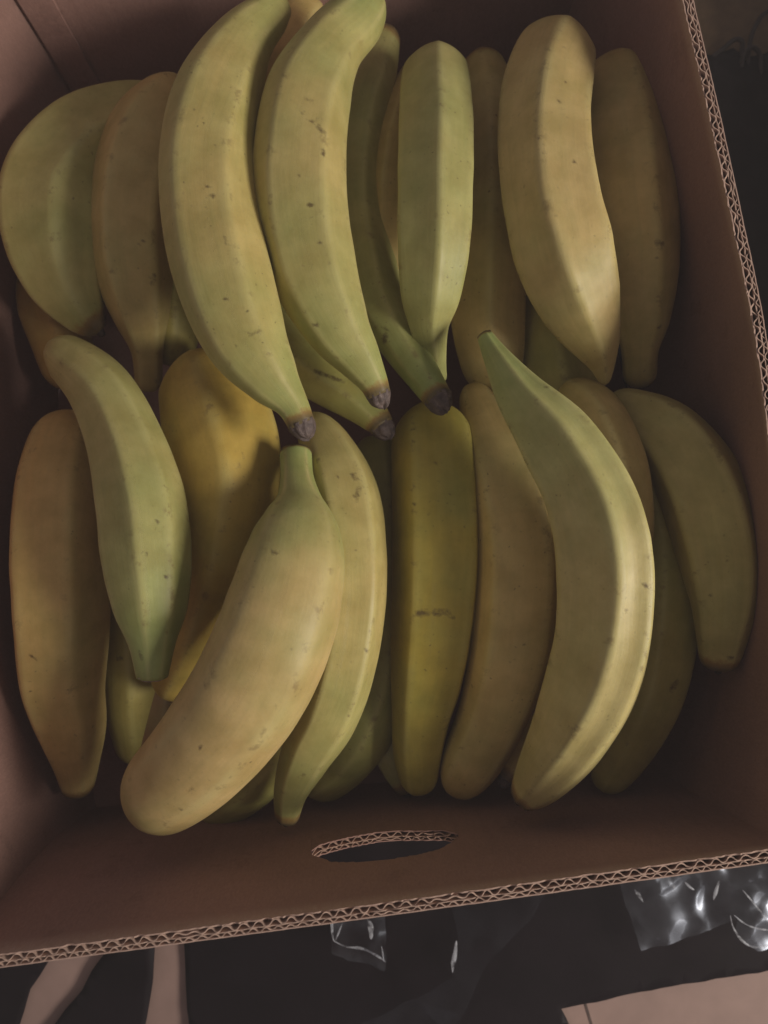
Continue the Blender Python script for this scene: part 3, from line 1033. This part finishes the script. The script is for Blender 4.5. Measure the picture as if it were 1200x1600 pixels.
ZP = ZF + 0.012
bag_right = cloth('clear_plastic_bag', [(960, 1340), (968, 1385), (978, 1420), (996, 1478), (1040, 1468), (1110, 1446), (1146, 1428), (1142, 1446), (1158, 1468), (1178, 1481), (1215, 1474), (1300, 1440), (1300, 1280), (1000, 1300)],
      ZP, 0.011, M_FILM, "crumpled clear plastic bag on the black sheet below the box's bottom right corner", "plastic bag", th=0, freq=17, seed=2.0, ridged=True)
bag_mid = cloth('clear_plastic_bag', [(517, 1380), (518, 1436), (521, 1470), (545, 1480), (575, 1485), (600, 1502), (604, 1470), (600, 1380)],
      ZP, 0.030, M_FILM, "small twist of clear plastic under the box rim near the bottom centre", "plastic bag", th=0, freq=22, seed=6.0, ridged=True)
bag_thin = cloth('clear_plastic_bag', [(700, 1390), (712, 1440), (716, 1475), (705, 1520), (690, 1528), (660, 1545), (560, 1590), (540, 1625), (700, 1625), (760, 1500), (830, 1420), (850, 1380)],
      ZP - .004, 0.013, M_THIN, "thin clear film on the black sheet, right of the small plastic twist", "plastic bag", th=0, freq=11, seed=9.0, ridged=True)


# rolled creases of the clear film, coloured pale to paint its thin glints
def fold_glint_material():
    k = NT("film_fold_glint")
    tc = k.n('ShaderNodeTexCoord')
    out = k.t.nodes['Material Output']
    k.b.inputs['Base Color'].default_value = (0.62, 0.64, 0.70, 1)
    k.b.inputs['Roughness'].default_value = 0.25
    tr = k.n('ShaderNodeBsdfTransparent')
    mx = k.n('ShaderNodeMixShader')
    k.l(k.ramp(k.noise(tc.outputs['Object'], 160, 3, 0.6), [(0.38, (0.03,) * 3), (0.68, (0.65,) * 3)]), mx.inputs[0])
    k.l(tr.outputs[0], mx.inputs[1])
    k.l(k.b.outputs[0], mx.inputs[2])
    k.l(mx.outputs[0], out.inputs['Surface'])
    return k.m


M_FOLD_GLINT = fold_glint_material()


def fold_glint(px, width, parent, zz):
    """a rolled crease with its glint painted pale: a tapering flattened roll of film along the pixel path"""
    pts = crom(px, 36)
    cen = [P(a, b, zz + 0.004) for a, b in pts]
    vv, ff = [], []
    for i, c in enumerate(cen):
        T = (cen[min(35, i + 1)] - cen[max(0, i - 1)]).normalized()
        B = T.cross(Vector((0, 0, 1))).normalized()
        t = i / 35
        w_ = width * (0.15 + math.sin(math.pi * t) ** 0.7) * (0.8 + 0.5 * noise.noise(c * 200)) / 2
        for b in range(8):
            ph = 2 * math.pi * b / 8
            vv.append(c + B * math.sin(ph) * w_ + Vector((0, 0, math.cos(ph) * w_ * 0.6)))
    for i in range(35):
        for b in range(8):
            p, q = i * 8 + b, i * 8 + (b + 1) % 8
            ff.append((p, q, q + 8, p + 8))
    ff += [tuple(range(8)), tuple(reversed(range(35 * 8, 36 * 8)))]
    link('film_fold_glint', mesh('film_fold_glint', vv, ff), M_FOLD_GLINT, parent)


for px, wd in (([(1141, 1430), (1146, 1450), (1160, 1470), (1178, 1480), (1200, 1477), (1225, 1466)], .0017),
               ([(1147, 1430), (1165, 1444), (1185, 1451), (1215, 1455)], .0013),
               ([(992, 1390), (999, 1400), (1005, 1410)], .0024), ([(1044, 1366), (1047, 1378), (1055, 1389)], .0030),
               ([(1124, 1376), (1119, 1392), (1115, 1406)], .0030), ([(1070, 1378), (1078, 1386), (1085, 1391)], .0020),
               ([(1160, 1390), (1185, 1420), (1200, 1440)], .0014)):
    fold_glint(px, wd, bag_right, ZP + .006)
for px, wd in (([(516, 1420), (518, 1440), (520, 1464), (523, 1472)], .0018),
               ([(521, 1470), (540, 1479), (565, 1482), (585, 1491), (603, 1503)], .0020),
               ([(574, 1436), (579, 1448), (580, 1468)], .0040),
               ([(536, 1440), (530, 1455), (524, 1470)], .0012)):
    fold_glint(px, wd, bag_mid, ZP + .012)
for px, wd in (([(713, 1470), (711, 1490), (708, 1506), (707, 1520)], .0030),
               ([(596, 1478), (598, 1490), (600, 1503)], .0012)):
    fold_glint(px, wd, bag_thin, ZP)


# thin volume added in place of the veiling glow of the lens
hz = [Vector((x, y, z)) for x in (-1.9, 1.9) for y in (-1.9, 1.9) for z in (-1.02, 0.62)]
hm = mesh('haze', hz, [(0, 1, 3, 2), (4, 6, 7, 5), (0, 4, 5, 1), (2, 3, 7, 6), (0, 2, 6, 4), (1, 5, 7, 3)])
hmat = bpy.data.materials.new('haze')
hmat.use_nodes = True
hn = hmat.node_tree
hn.nodes.remove(hn.nodes['Principled BSDF'])
pv = hn.nodes.new('ShaderNodeVolumePrincipled')
pv.inputs['Color'].default_value = (0.90, 0.86, 0.88, 1)
pv.inputs['Density'].default_value = 0.085
hn.links.new(pv.outputs[0], hn.nodes['Material Output'].inputs['Volume'])
ho = link('haze', hm, hmat, None, False)
tag(ho, "faint haze volume added in place of the lens glow", kind='stuff')
